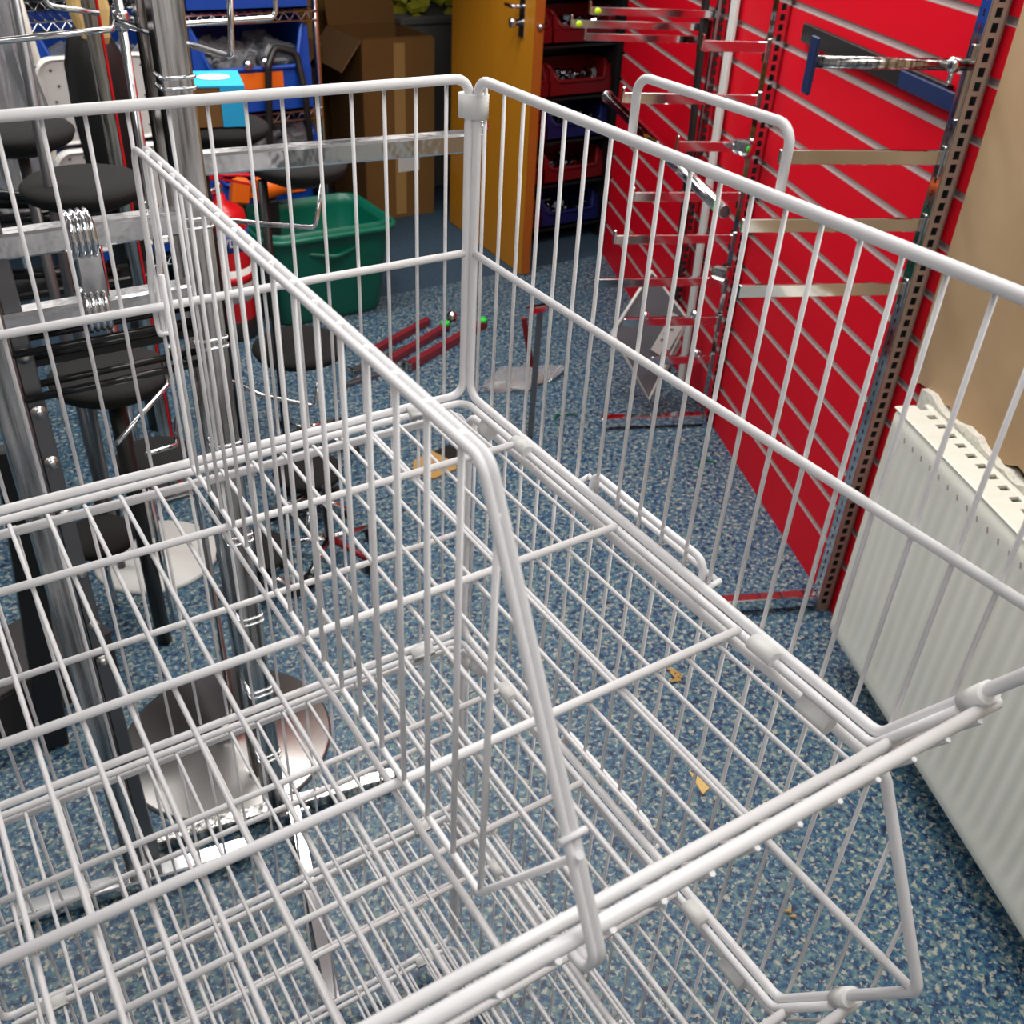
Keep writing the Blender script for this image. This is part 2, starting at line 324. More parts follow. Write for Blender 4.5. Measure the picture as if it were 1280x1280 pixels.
# ================================================================== WIRE BASKET STACK
U = 0.0315; ZB = 34.6 * U; PITCH = 11.07 * U
WX = 20.3
def us(pts): return [(x * U, y * U, z * U) for x, y, z in pts]
def make_basket():
    root = empty('wire_basket', (0, 0, 0), '', 'wire basket', 'stacked white wire baskets')
    # back panel
    f = MB(); f.tube(us([(-.18, 0, 0), (-WX + .18, 0, 0), (-WX + .18, 0, 10.29), (-.18, 0, 10.29)]), .145 * U, True, .5 * U, 10)
    bp = f.build('back_panel', 'white', root)
    f = MB(); f.tube(us([(-.2, -.02, 5.08), (-WX + .2, -.02, 5.08)]), .12 * U, n=8); f.build('middle_rail', 'white', bp)
    for i in range(20):
        x = -.86 - 1.0 * i
        f = MB(); f.tube(us([(x, .17, -.05), (x, .17, 10.35)]), .058 * U, n=6); f.build('upright_wire', 'white', bp)
    # side panels
    for side in (0, 1):
        X = 0 if side == 0 else -WX; sg = 1 if side == 0 else -1
        f = MB()
        f.tube(us([(X, -.17, 0), (X, -18.25, 0), (X, -21.35, 5.2), (X, -18.65, 10.29), (X, -.17, 10.29)]), .145 * U, True, .5 * U, 10)
        sp_ = f.build('side_panel', 'white', root)
        f = MB(); f.tube(us([(X, -.2, 5.08), (X, -21.15, 5.08)]), .12 * U, n=8); f.build('middle_rail', 'white', sp_)
        for i in range(21):
            y = -.32 - 1.0 * i; z0, z1 = -.05, 10.35
            if y < -18.2: z0 = (-18.2 - y) / 3.1 * 5.15
            if y < -18.6: z1 = 10.29 - (-18.6 - y) / 2.75 * 5.1
            f = MB(); f.tube(us([(X + sg * .18, y, z0), (X + sg * .18, y, z1)]), .058 * U, n=6); f.build('upright_wire', 'white', sp_)
        f = MB(); f.tube(us([(X + sg * .24, -7.03, 10.1), (X + sg * .24, -7.03, 11.66), (X + sg * .24, -12.0, 11.66), (X + sg * .24, -12.0, 10.1)]), .11 * U, False, .4 * U, 10)
        f.build('stacking_loop', 'white', sp_)
        f = MB()
        f.tube(us([(X + sg * .10, -6.55, .02), (X + sg * .52, -6.55, .12)]), .085 * U, n=8)
        f.tube(us([(X + sg * .10, -12.4, .02), (X + sg * .52, -12.4, .12)]), .085 * U, n=8)
        f.tube(us([(X + sg * .40, -6.62, .16), (X + sg * .40, -12.35, .16)]), .085 * U, n=8)
        f.build('catch_bar', 'white', sp_)
    # shelf
    f = MB(); K = [(-.26, -19.75, 2.28), (-.26, -18.32, -.14), (-.26, -.30, -.14), (-WX + .26, -.30, -.14), (-WX + .26, -18.32, -.14), (-WX + .26, -19.75, 2.28)]
    f.tube(us(K), .125 * U, False, .45 * U, 10)
    sh = f.build('shelf_grid', 'white', root)
    for y in (-3.72, -8.95, -14.03):
        f = MB(); f.tube(us([(-.32, y, 0), (-WX + .32, y, 0)]), .115 * U, n=8); f.build('cross_rod', 'white', sh)
    for x in list(range(-1, -20, -1)) + [-4.13]:
        f = MB(); f.tube(us([(x, -.30, -.32), (x, -.55, -.2), (x, -18.45, -.2), (x, -18.58, .32 + .038 * -x)]), .062 * U, n=6); f.build('shelf_wire', 'white', sh)
    # front panel
    f = MB(); f.tube(us([(.32, -20.1, 2.54), (-WX, -20.1, 3.32)]), .14 * U, n=10); fp = f.build('front_panel', 'white', root)
    f = MB(); f.tube(us([(.40, -18.7, .32), (-WX, -18.7, 1.10)]), .14 * U, n=10); f.build('lower_rod', 'white', fp)
    for i in range(20):
        x = -.45 - 1.0 * i; k = .038 * (-x)
        f = MB(); f.tube(us([(x, -18.82, .25 + k), (x, -20.26, 2.50 + k), (x, -20.27, 2.53 + k)]), .058 * U, n=6); f.build('front_wire', 'white', fp)
    # clips
    def clip(c, wd, dp, ln, rot):             # rounded band around the rods; rot takes local z to the rod direction
        f = MB(); c = Vector(c) * U; n_ = 5; P = []
        for cx, cy, a0 in ((wd / 2 - dp / 2, 0, -90), (-wd / 2 + dp / 2, 0, 90)):
            for q in range(9):
                a = math.radians(a0 + 180 * q / 8); P.append((cx + dp / 2 * math.cos(a), cy + dp / 2 * math.sin(a)))
        rings = []
        for z, s_ in ((-.5, .86), (-.5, 1), (.5, 1), (.5, .86)): rings.append([c + rot @ Vector((x * s_ * U, y * s_ * U, z * ln * U)) for x, y in P])
        n = len(P); vs = [p for q in rings for p in q]
        for i in range(3): f.add(vs, [(i * n + j, i * n + (j + 1) % n, i * n + n + (j + 1) % n, i * n + n + j) for j in range(n)], i == 1) if i == 0 else None
        f.f = []; f.sm = []; f.mi = []; f.v = [tuple(p) for p in vs]
        for i in range(3):
            for j in range(n): f.f.append((i * n + j, i * n + (j + 1) % n, i * n + n + (j + 1) % n, i * n + n + j)); f.sm.append(i == 1); f.mi.append(0)
        f.f.append(tuple(range(n - 1, -1, -1))); f.f.append(tuple(range(3 * n, 4 * n))); f.sm += [False, False]; f.mi += [0, 0]
        f.build('clip', 'clip', root)
    RY = Matrix.Rotation(-math.pi / 2, 3, 'X')          # local z -> +y
    for X, sg in ((0, 1), (-WX, -1)):
        clip((X - sg * .10, -.10, 9.55), .92, .52, .66, Matrix.Rotation(-sg * math.radians(45), 3, 'Z'))
        for y in (-3.95, -14.9): clip((X - sg * .17, y, -.10), .80, .42, .80, Matrix.Rotation(sg * .55, 3, 'Y') @ RY)
        clip((X - sg * .19, -1.75, -.48), .66, .40, .62, Matrix.Rotation(-sg * .95, 3, 'Y') @ RY); clip((X - sg * .20, -16.75, -.48), .76, .42, .90, Matrix.Rotation(-sg * .95, 3, 'Y') @ RY)
        clip((X, -19.85, 2.62), .62, .44, .62, Matrix.Rotation(math.atan2(5.2, -3.1) - math.pi / 2, 3, 'X'))
    RX = Matrix.Rotation(math.pi / 2, 3, 'Y')
    for x in (-2.0, -WX + 2.0): clip((x, -.17, -.10), .44, .70, .95, RX)
    return root
basket = make_basket()
index_children()
BL = ['topmost white wire basket of the stack, with the wire divider across it',
      'white wire basket directly under the topmost one in the stack',
      'third white wire basket down, between the upper two and the lowest one',
      'lowest white wire basket of the stack, nearest the speckled floor']
basket['label'] = BL[0]; basket.location = (0, 0, ZB)
for k in (1, 2, 3):
    c = copy_tree(basket); c['label'] = BL[k]; c.location = (0, 0, ZB - k * PITCH)
# divider
dvd = empty('basket_divider', (-9.85 * U, 0, ZB), 'white wire divider hung across the middle of the topmost basket', 'divider')
for sx in (-1, 1):
    f = MB(); B_, F_ = .125 * sx, .074 * sx
    f.tube(us([(B_, -.02, 4.28), (B_, .22, 4.22), (B_, .30, 4.6), (B_, .30, 5.6), (B_, -.15, 6.6), (B_, -.3, 9.42), (F_, -16.85, 9.42), (F_, -20.45, 2.75), (F_, -20.3, 2.3), (F_, -19.95, 2.2)]), .078 * U, False, .45 * U, 10, 6)
    f.build('frame_rod', 'white', dvd)
f = MB(); f.tube(us([(0, -.6, 6.2), (0, -.6, .2), (0, -17.2, .2), (0, -19.75, 4.35)]), .07 * U, False, .15 * U, 8); f.build('bottom_rod', 'white', dvd)
for i in range(17):
    y = -1.14 - 1.005 * i; z0 = .12 if y > -17.1 else .2; z1 = 9.5 if y > -16.6 else 9.42 - (-16.85 - y) * 1.8
    f = MB(); f.tube(us([(0, y, z0), (0, y, z1)]), .058 * U, n=6); f.build('divider_wire', 'white', dvd)
f = MB(); f.tube(us([(-.24, -19.55, 4.55), (.24, -19.55, 4.55)]), .06 * U, n=6); f.build('cross_pin', 'white', dvd)
f = MB(); f.tube(us([(-.2, -.02, 4.28), (.2, -.02, 4.28)]), .06 * U, n=6); f.build('hook_pin', 'white', dvd)
# ================================================================== SLOTTED UPRIGHTS AND DISPLAY ARMS ON THE RED WALL
RZ = math.atan2(E.y, E.x)
def upright(a, h, label, foot, m='zinc_paint', b0=0.004, W_=0.034):
    t = empty('slotted_upright', ab(a, b0, 0), label, 'upright', 'slotted uprights on the red wall', RZ)
    # local x = along the wall, y = into the room; open channel: near side plate with big slots, front plate with small holes
    D_ = 0.036
    def plate(f, org, ux, thick, wid, hole_w, hole_h, pitch):      # perforated plate built from strips around the holes
        org = Vector(org); ux = Vector(ux); tz = Vector((0, 0, 1)); nrm = ux.cross(tz)
        def q(u, z, d): return org + ux * u + tz * z + nrm * d
        def strip(u0, u1, z0, z1):
            f.prism([(u0, z0), (u1, z0), (u1, z1), (u0, z1)], 0, thick, q)
        s0 = (wid - hole_w) / 2
        strip(0, s0, 0, h); strip(wid - s0, wid, 0, h)
        z = 0.02; strip(s0, wid - s0, 0, z)
        while z < h:
            strip(s0, wid - s0, z + hole_h, min(z + pitch, h)); z += pitch
    f = MB(); plate(f, (0, 0, 0), (0, 1, 0), 0.002, D_, 0.013, 0.016, 0.0245); f.build('slotted_face', m, t)
    f = MB(); plate(f, (0, D_, 0), (1, 0, 0), 0.002, W_, 0.006, 0.012, 0.0245); f.build('front_face', 'greymetal' if m == 'greymetal' else 'chrome', t)
    f = MB(); f.box((W_ - 0.001, D_ / 2, h / 2), (0.002, D_, h)); f.box((W_ / 2, 0.002, h / 2), (W_, 0.002, h)); f.build('back_channel', 'greymetal', t)
    if foot:
        f = MB(); f.box((0.017, D_ + foot / 2, 0.028), (0.028, foot, 0.034), bev=0.002); f.build('foot', 'chrome', t)
        f = MB(); f.lathe([(0.011, 0), (0.011, 0.013), (0, 0.013)], (0.017, D_ + foot - 0.02, 0), 12); f.build('levelling_screw', 'bolt', t)
    return t
upright(-0.030, 1.60, 'tall slotted metal upright at the near end of the red wall, beside the brown board', 0.32)
upright(0.90, 1.55, 'slotted upright midway along the red wall, with several arms and a floor foot', 0.34, 'chrome')
upright(1.345, 1.5, 'narrow slotted upright between the black pole and the white strip', 0.0, 'chrome', W_=0.016)
def arm(a, z, b0, b1, label, h=0.022, t=0.010, sticker=None, knob=False, end=False, group='flat display arms on the uprights'):
    r = empty('display_arm', ab(a + 0.018, b0, z), label, 'display arm', group, RZ)
    L = b1 - b0
    f = MB(); f.box((0, L / 2, 0), (t, L, h), bev=0.0015); f.build('bar', 'chrome', r)
    f = MB(); f.box((0, -0.004, -0.008), (t + 0.006, 0.014, 0.06), bev=0.002); f.build('bracket', 'chrome_dull', r)
    if sticker:
        f = MB(); f.lathe([(0.010, 0), (0.010, 0.002), (0, 0.002)], (-t / 2 - .001, L - 0.02, 0), 14, Matrix.Rotation(-math.pi / 2, 3, 'Y')); f.build('sticker', sticker, r)
    if knob:
        f = MB(); f.lathe([(0, -0.004), (0.014, 0.0), (0.014, 0.012), (0.009, 0.02), (0, 0.021)], (0, L * .25, h / 2), 14); f.build('knob', 'chrome', r)
        f = MB(); f.lathe([(0, -0.004), (0.014, 0.0), (0.014, 0.012), (0.009, 0.02), (0, 0.021)], (0, L * .78, h / 2), 14); f.build('knob', 'chrome', r)
    if end:
        f = MB(); f.box((0, L + 0.003, 0.008), (t + 0.004, 0.006, h + 0.014), bev=0.002); f.build('end_stop', 'chrome', r)
    return r
arm(-0.03, 1.122, 0.040, 0.37, 'upper flat metal arm on the near upright, under the tube arm with blue end plate', 0.027)
arm(-0.03, 0.992, 0.040, 0.42, 'middle flat metal arm on the near upright, beside the open tube end', 0.027)
arm(-0.03, 0.858, 0.040, 0.40, 'lowest flat metal arm on the near upright, above the radiator end', 0.027)
t = empty('tube_arm', ab(-0.02, 0.04, 1.288), 'round chrome arm ending in a dark blue plate, high on the near upright', 'display arm', None, RZ)
f = MB(); f.tube([(0, 0, 0), (0, 0.305, 0.0)], 0.0105, n=14); f.build('tube', 'chrome_dull', t)
f = MB(); f.box((0, 0.308, -0.006), (0.030, 0.007, 0.096), bev=0.003); f.build('end_plate', 'bluecap', t)
f = MB(); f.lathe([(0.014, 0), (0.014, 0.014), (0.010, 0.016)], (0, 0.028, 0), 14, Matrix.Rotation(-math.pi / 2, 3, 'X')); f.tube([(0, 0.034, -.01), (0, 0.034, -0.032)], 0.005); f.build('collar', 'chrome', t)
f = MB(); f.box((0, 0.002, -0.03), (0.012, 0.012, 0.13), bev=0.002); f.build('bracket', 'chrome_dull', t)
AR = [(1.154, .045, .22, 'chrome arm on the second upright, topmost of its column', 0), (1.022, .045, .42, 'long chrome arm crossing behind the topmost arm of the second upright', 0),
      (0.898, .045, .25, 'short chrome arm below the long ones on the second upright', 0), (0.758, .045, .36, 'red-reflecting arm beside the white strip, above the open tube end', 0),
      (0.634, .045, .40, 'red-reflecting arm below the open end of the long chrome tube', 0), (0.502, .045, .45, 'longest low arm, just over the top of the grey plates', 0),
      (0.374, .045, .345, 'arm with two round knobs crossing the upper grey plate', 1), (0.242, .045, .24, 'lowest arm with two round knobs, in front of the white perforated plate', 1)]
for z, b0, b1, lb, kn in AR: arm(0.90, z, b0, b1, lb, 0.027, 0.014, knob=bool(kn), end=(z > .55))
for i, (z, b1, lb) in enumerate([(1.165, .42, 'front chrome arm with a yellow dot, high on the red wall near the door'), (1.120, .46, 'chrome arm with a yellow dot behind the front one, near the door'), (1.075, .40, 'lower chrome arm of the group high on the red wall near the door')]):
    arm(1.36 + .06 * i, z, .03, b1, lb, 0.022, 0.014, sticker='yellow' if i < 2 else None, end=True, group='chrome arms near the door')
# short connectors on the second upright
for z, lb, st in ((0.545, 'short chrome rail connector on the second upright, level with the lowest near arm', None), (0.905, 'short chrome rail connector with a green dot on the second upright', 'sticker')):
    r = empty('rail_connector', ab(0.87, 0.05, z), lb, 'connector', 'rail connectors', RZ)
    f = MB(); f.box((-.005, .028, .002), (.055, .042, .040), Matrix.Rotation(.75, 3, 'Z') @ Matrix.Rotation(.3, 3, 'X'), bev=.008); f.build('socket', 'chrome_worn', r)
    f = MB(); f.box((0.035, -0.002, -.012), (0.03, 0.02, 0.05), bev=0.003); f.build('clamp', 'chrome_dull', r)
    if st:
        f = MB(); f.lathe([(0.010, 0), (0.010, 0.002), (0, 0.002)], (-0.037, 0.030, 0.006), 14, Matrix.Rotation(.75, 3, 'Z') @ Matrix.Rotation(-math.pi / 2, 3, 'Y')); f.build('sticker', st, r)
t = empty('hanging_tube', ab(1.1, 0.25, 0.850), 'long round chrome tube with an open end, lying across the arms of the red wall', 'tube', None, RZ)
f = MB(); f.lathe([(0.0145, -0.60), (0.0175, -0.60), (0.0175, 0.62), (0.0145, 0.62), (0.0145, -0.60)], (0, 0, 0), 20, Matrix.Rotation(math.pi / 2, 3, 'Y')); f.build('tube_wall', 'chrome', t)
f = MB(); f.box((-0.580, 0.0178, 0.004), (0.024, 0.005, 0.022), bev=0.0015); f.build('sticker', 'sticker', t)
f = MB(); f.tube([(0.645, 0, 0), (0.62, 0, 0)], 0.021, n=16); f.build('end_cap', 'chrome', t)
f = MB(); f.box(ab(1.245, .016, .685), (0.046, 0.012, 1.36), Matrix.Rotation(math.radians(2.6), 3, Vector((NB.x, NB.y, 0))) @ WR, bev=0.003)
tag(f.build('white_strip', 'plastic'), 'white plastic strip leaning upright against the red wall', 'strip')
t = empty('black_pole', ab(1.25, 0.055, 0), 'black pole with a green dot leaning against the red wall', 'pole', None, RZ)
f = MB(); f.box((0.10, 0.0, 0.68), (0.036, 0.014, 1.375), Matrix.Rotation(math.radians(7.5), 3, 'Y'), bev=0.002); f.build('pole', 'black', t)
f = MB(); f.lathe([(0.012, 0), (0.012, 0.002), (0, 0.002)], (0.138, 0.0090, 0.93), 14, Matrix.Rotation(-math.pi / 2, 3, 'X')); f.build('sticker', 'sticker', t)
f = MB(); f.box(ab(0.42, 0.012, 1.215), (0.70, 0.016, 0.042), WR, bev=0.002)
tag(f.build('shadow_strip', 'black'), 'black strip painted as a shadow on the red wall behind the tube arm', 'shadow strip')  # black strip stands in for a shadow across the slats
f = MB(); f.box(ab(0.13, 0.024, 1.213), (0.22, 0.008, 0.034), WR, bev=0.002)
tag(f.build('blue_rail', 'bluecap'), 'short dark blue strip at the near end of the black shadow strip', 'strip')
# folded grey plates standing on a corner by the wall
PC = Vector((1.515, 1.318, 0.0)); pu = Vector((0.926, -0.36, 0)).normalized(); pv = Vector((0.14, 0.36, 0.93)).normalized()
PR = Matrix((pu, pv, pu.cross(pv))).transposed()
t = empty('hinged_plates', (1.515, 1.318, 0), 'grey metal plates with white edges standing on a corner below the arms', 'metal plates')
def pl(c, s, ang, name, m, thick=0.006, edge=True):
    R = PR @ Matrix.Rotation(ang, 3, 'Z'); c = PR @ Vector(c)
    f = MB(); f.box(c, (s[0], s[1], thick), R); o = f.build(name, m, t)
    if edge:
        f = MB()
        for sx, sy, dx, dy in ((1, 0, .006, s[1] + .006), (-1, 0, .006, s[1] + .006), (0, 1, s[0] + .006, .006), (0, -1, s[0] + .006, .006)):
            f.box(c + R @ Vector((sx * s[0] / 2, sy * s[1] / 2, 0)), (dx, dy, thick + .010), R)
        f.build('edging', 'plastic', o)
def plate(poly, d, name, m):
    fr = lambda u, v, q: PR @ Vector((u, v, q)) if True else None
    f = MB(); f.prism(poly, d, d + .005, fr); o = f.build(name, m, t)
    f = MB(); f.tube([fr(u, v, d + .0025) for u, v in poly], .0075, True, n=6); f.build('edging', 'plastic', o)
plate([(0, .475), (-.135, .285), (-.01, .06), (.125, .32)], 0.0, 'plate', 'grey')
plate([(.03, .36), (-.055, .20), (.02, .07), (.12, .24)], -.05, 'plate', 'grey')
R2 = PR @ Matrix.Rotation(math.radians(-32), 3, 'Z'); c = PR @ Vector((0.055, 0.27, 0.012))
f = MB(); f.box(c, (0.055, 0.14, 0.003), R2); per = f.build('perforated_plate', 'plastic', t)
f = MB()
for i in range(5): f.box(c + R2 @ Vector((random.uniform(-.015, .015), -.045 + .022 * i, 0.003)), (0.014, 0.006, 0.001), R2 @ Matrix.Rotation(.5, 3, 'Z'))
f.build('slot', 'grey', per)
# ================================================================== RED PICKING BINS
def crumple(mb, c, d, n, r0, r1, m=0, seed=1):
    rr = random.Random(seed)
    for i in range(n):
        p = (c[0] + rr.uniform(-d[0], d[0]) / 2, c[1] + rr.uniform(-d[1], d[1]) / 2, c[2] + rr.uniform(-d[2], d[2]) / 2)
        R = Matrix.Rotation(rr.uniform(0, 3), 3, 'X') @ Matrix.Rotation(rr.uniform(0, 3), 3, 'Z')
        r = rr.uniform(r0, r1); mb.box(p, (r * rr.uniform(.7, 2.2), r, r * rr.uniform(.25, .6)), R, m)
def picking_bin(x0, x1, yf, yb, z, h, m, label, cat='storage bin', group=None, content=None, seed=1, cut=.45, tagm=None, tagbox=None):
    t = empty('picking_bin', ((x0 + x1) / 2, yf, z), label, cat, group)
    w_, d = x1 - x0, yb - yf; th = 0.008
    f = MB()
    f.box((0, d / 2, th / 2), (w_, d, th)); f.box((0, d - th / 2, h / 2), (w_, th, h))
    for s in (-1, 1):
        prof = [(0, 0), (d, 0), (d, h), (d * .32, h), (0.05, h * .93), (0.012, h * cut)]
        f.prism(prof, -th / 2, th / 2, lambda u, v, q, s=s: (s * (w_ / 2 - th / 2) + q, u, v))
    f.box((0, 0.004, h * cut / 2), (w_, th, h * cut))
    b = f.build('bin_body', m, t)
    f = MB(); r = 0.009
    f.tube([(-w_ / 2, d, h), (-w_ / 2, d * .32, h), (-w_ / 2 + .01, 0.04, h * .95), (-w_ / 2 + w_ * .13, 0, h * cut), (w_ / 2 - w_ * .13, 0, h * cut), (w_ / 2 - .01, 0.04, h * .95), (w_ / 2, d * .32, h), (w_ / 2, d, h)], r, fillet=0.02, n=8)
    f.build('rim', m, b)
    for s in (-1, 1):
        f = MB(); f.prism([(0, 0), (w_ * .13, 0), (w_ * .13, h * cut), (w_ * .02, h * .93), (0, h * .93)], 0, th, lambda u, v, q, s=s: (s * (w_ / 2 - u), q + 0.002 + .03 * max(0, v - h * cut) / h, v))
        f.build('front_wing', m, b)
    if tagbox:
        f = MB(); f.box((0, -0.005, tagbox[0]), (tagbox[1], 0.003, tagbox[2])); f.build('label_card', tagm, b)
    if content:
        f = MB(); n, r0, r1, cm, zz = content
        crumple(f, (0, d * .45, h * zz), (w_ * .82, d * .7, h * .30), n, r0, r1, seed=seed)
        c = f.build('bin_contents', cm, t); c['kind'] = 'stuff'
    return t
rk = empty('bin_rack', (2.2, 2.83, 0), 'dark rack holding the red bins behind the open door', 'rack')
f = MB()
for x in (1.90, 2.44): f.box((x - 2.2, 0.12, 0.65), (0.03, 0.24, 1.3))
f.build('side_frame', 'black', rk)
f = MB(); f.box((0, 0.25, 0.65), (0.56, 0.012, 1.3)); f.build('back_board', 'black', rk)
rows = [(1.075, 'redbin'), (0.865, 'redbin'), (0.655, 'redbin'), (0.475, 'darkblue'), (0.285, 'redbin'), (0.085, 'darkblue')]
names = ['top row', 'second row', 'third row', 'fourth row', 'fifth row', 'bottom row']
for i, (z, m) in enumerate(rows):
    f = MB(); f.box((0, 0.12, z - 0.012), (0.53, 0.22, 0.01)); f.build('shelf', 'black', rk)
    cname = 'red' if m == 'redbin' else 'dark blue'
    picking_bin(1.925, 2.085, 2.85, 3.05, z - .005, 0.125, 'redbin', 'red bin against the door edge in the %s of the dark rack' % names[i], group='bins behind the door', content=(26, .010, .022, 'greymetal', .42), seed=i + 3, cut=.55)
    picking_bin(2.095, 2.42, 2.85, 3.05, z - .005, 0.125, m, 'wide %s bin of metal fittings in the %s of the dark rack' % (cname, names[i]), group='bins behind the door', content=(70, .010, .026, 'chrome', .45), seed=i + 20, cut=.5)
# ================================================================== BACK ROOM: CARTONS, CRATE
def carton(c, d, rz, label, flaps=(), h=None, lab=None, mat_='card', group='cardboard boxes in the back room'):
    t = empty('cardboard_box', c, label, 'cardboard box', group, rz)
    th = 0.006; w_, l, hh = d
    f = MB()
    f.box((0, 0, th), (w_, l, th)); f.box((0, -l / 2, hh / 2), (w_, th, hh)); f.box((0, l / 2, hh / 2), (w_, th, hh))
    f.box((-w_ / 2, 0, hh / 2), (th, l, hh)); f.box((w_ / 2, 0, hh / 2), (th, l, hh))
    f.build('box_body', mat_, t)
    for side, ang, ln in flaps:
        f = MB()
        if side in 'LR':
            s = -1 if side == 'L' else 1; R = Matrix.Rotation(-s * ang, 3, 'Y')
            f.box(Vector((s * w_ / 2, 0, hh)) + R @ Vector((s * ln / 2, 0, 0)), (ln, l * .97, th), R)
        else:
            s = -1 if side == 'F' else 1; R = Matrix.Rotation(s * ang, 3, 'X')
            f.box(Vector((0, s * l / 2, hh)) + R @ Vector((0, s * ln / 2, 0)), (w_ * .97, ln, th), R)
        f.build('flap', 'card_in' if ang < 1.2 else mat_, t)
    f = MB(); f.box((0, -l / 2 - .004, hh / 2), (0.055, .001, hh * .96)); f.build('tape', 'scrap', t)
    if lab:
        f = MB(); f.box((lab[0], -l / 2 - .0055, lab[1]), (0.11, .001, 0.065)); f.build('address_label', 'paper', t)
    return t
carton((1.70, 3.68, 0.0), (0.355, 0.40, 0.80), -0.03, 'tall open brown cardboard box with white label beside the door', (('B', 1.25, .12), ('L', -.9, .16), ('F', 3.0, .02)), lab=(0.04, .25))
carton((1.21, 3.87, 0.0), (0.28, 0.30, 0.66), 0.06, 'narrow brown cardboard box in shadow left of the tall open one', (('R', .9, .12), ('L', .5, .1)))
carton((1.52, 4.25, 0.62), (0.58, 0.38, 0.52), 0.05, 'wide brown cardboard box resting on top behind the tall one', (('F', 1.9, .10),))
carton((1.52, 4.25, 0.0), (0.60, 0.40, 0.60), 0.02, 'lower brown cardboard box carrying the wide one, behind the tall box', ())
t = empty('storage_crate', (2.06, 4.0, 0), 'grey plastic crate with yellow bits in the dark gap beside the door', 'crate')
f = MB(); f.box((0, 0, .40), (0.34, 0.36, 0.80), bev=.01); f.build('crate_body', 'greycrate', t)
f = MB(); f.box((0, 0, .81), (0.37, 0.39, 0.04), bev=.01); f.build('crate_rim', 'greycrate', t)
f = MB(); crumple(f, (0, -.05, .88), (.28, .24, .12), 16, .03, .07, seed=4); o = f.build('crate_contents', 'leaf', t); o['kind'] = 'stuff'
# ================================================================== BLUE BINS ON A WIRE RACK
r = empty('wire_rack', (0.60, 2.95, 0), 'chrome wire shelving holding the large blue bins', 'shelving')
for x in (-0.52, 0.49):
    for y in (0.02, 0.40):
        f = MB(); f.tube([(x, y, 0), (x, y, 1.5)], 0.012, n=10); f.build('post', 'chrome', r)
for z in (0.18, 0.665, 1.01):
    f = MB()
    for y in (0.0, 0.42):
        f.tube([(-.52, y, z), (.49, y, z)], .004, n=6); f.tube([(-.52, y, z - .030), (.49, y, z - .030)], .004, n=6)
        x = -.52
        pts = []
        while x < .48: pts.append((x, y, z if len(pts) % 2 == 0 else z - .03)); x += .022
        f.tube(pts, .003, n=5)
    for k in range(34): f.tube([(-.51 + .0303 * k, 0, z + .004), (-.51 + .0303 * k, .42, z + .004)], .0025, n=5)
    f.build('wire_shelf', 'chrome', r)
picking_bin(0.605, 1.045, 2.93, 3.32, 0.675, 0.31, 'blue', 'large blue bin with orange label on the middle wire shelf, full of clear bags', group='blue bins on the wire shelving', content=(150, .02, .06, 'bag', .52), seed=41, cut=.50, tagm='orange', tagbox=(.115, .21, .055))
picking_bin(0.605, 1.045, 2.93, 3.32, 1.022, 0.31, 'blue', 'blue bin on the upper wire shelf above the orange-labelled one', group='blue bins on the wire shelving', content=(60, .02, .06, 'bag', .52), seed=42, cut=.50)
picking_bin(0.105, 0.555, 2.93, 3.32, 0.675, 0.31, 'blue', 'blue bin at the left of the middle wire shelf behind the white chair', group='blue bins on the wire shelving', content=(110, .02, .06, 'bag', .52), seed=43, cut=.50)
picking_bin(0.605, 1.065, 2.93, 3.32, 0.20, 0.41, 'blue', 'lower blue bin of clear bags behind the green tub', group='blue bins on the wire shelving', content=(170, .02, .06, 'bag', .80), seed=44, cut=.55, tagm='orange', tagbox=(.20, .30, .06))
picking_bin(0.105, 0.555, 2.93, 3.32, 0.20, 0.41, 'blue', 'lower blue bin at the left behind the red extinguisher', group='blue bins on the wire shelving', content=(90, .02, .06, 'bag', .80), seed=45, cut=.55)
f = MB(); f.tube([(0.83, 2.905, .20), (0.85, 2.90, .62), (0.865, 2.895, .845), (0.91, 2.93, .90), (0.99, 2.93, .875), (1.0, 2.895, .75), (1.02, 2.89, .30)], .013, fillet=.03, n=8)
tag(f.build('black_strap', 'black'), 'black strap hanging over the front of the orange-labelled blue bin', 'strap')
for (x, z, lb) in ((0.80, .835, 'left bright chrome ball fitting on the lip of the large blue bin'), (0.865, .84, 'right bright chrome ball fitting on the lip of the large blue bin')):
    f = MB(); f.lathe([(0, -.02), (.016, -.012), (.02, 0), (.016, .012), (0, .02)], (x, 2.925, z + .012), 16); tag(f.build('chrome_fitting', 'chrome'), lb, 'metal fitting')
# green tub
def rrect(hx, hy, r, n=6):
    out = []
    for cx, cy, a0 in ((hx - r, hy - r, 0), (-hx + r, hy - r, 90), (-hx + r, -hy + r, 180), (hx - r, -hy + r, 270)):
        for k in range(n + 1):
            a = math.radians(a0 + 90 * k / n); out.append((cx + r * math.cos(a), cy + r * math.sin(a)))
    return out
def loft(mb, rings, cap0=False, cap1=False, smooth=True, m=None):
    n = len(rings[0]); vs = [p for q in rings for p in q]; fs = []
    for i in range(len(rings) - 1):
        for j in range(n): fs.append((i * n + j, i * n + (j + 1) % n, i * n + n + (j + 1) % n, i * n + n + j))
    mb.add(vs, fs, smooth, m)
    o = len(mb.v) - len(vs)
    for c, i, rv in ((cap0, 0, True), (cap1, len(rings) - 1, False)):
        if c:
            q = [o + i * n + j for j in range(n)]; mb.f.append(tuple(reversed(q)) if rv else tuple(q)); mb.sm.append(False); mb.mi.append(mb.m if m is None else m)
t = empty('shopping_tub', (0.905, 2.66, 0), 'dark green plastic tub on the floor beside the fire extinguisher', 'tub')
f = MB(); rg = []
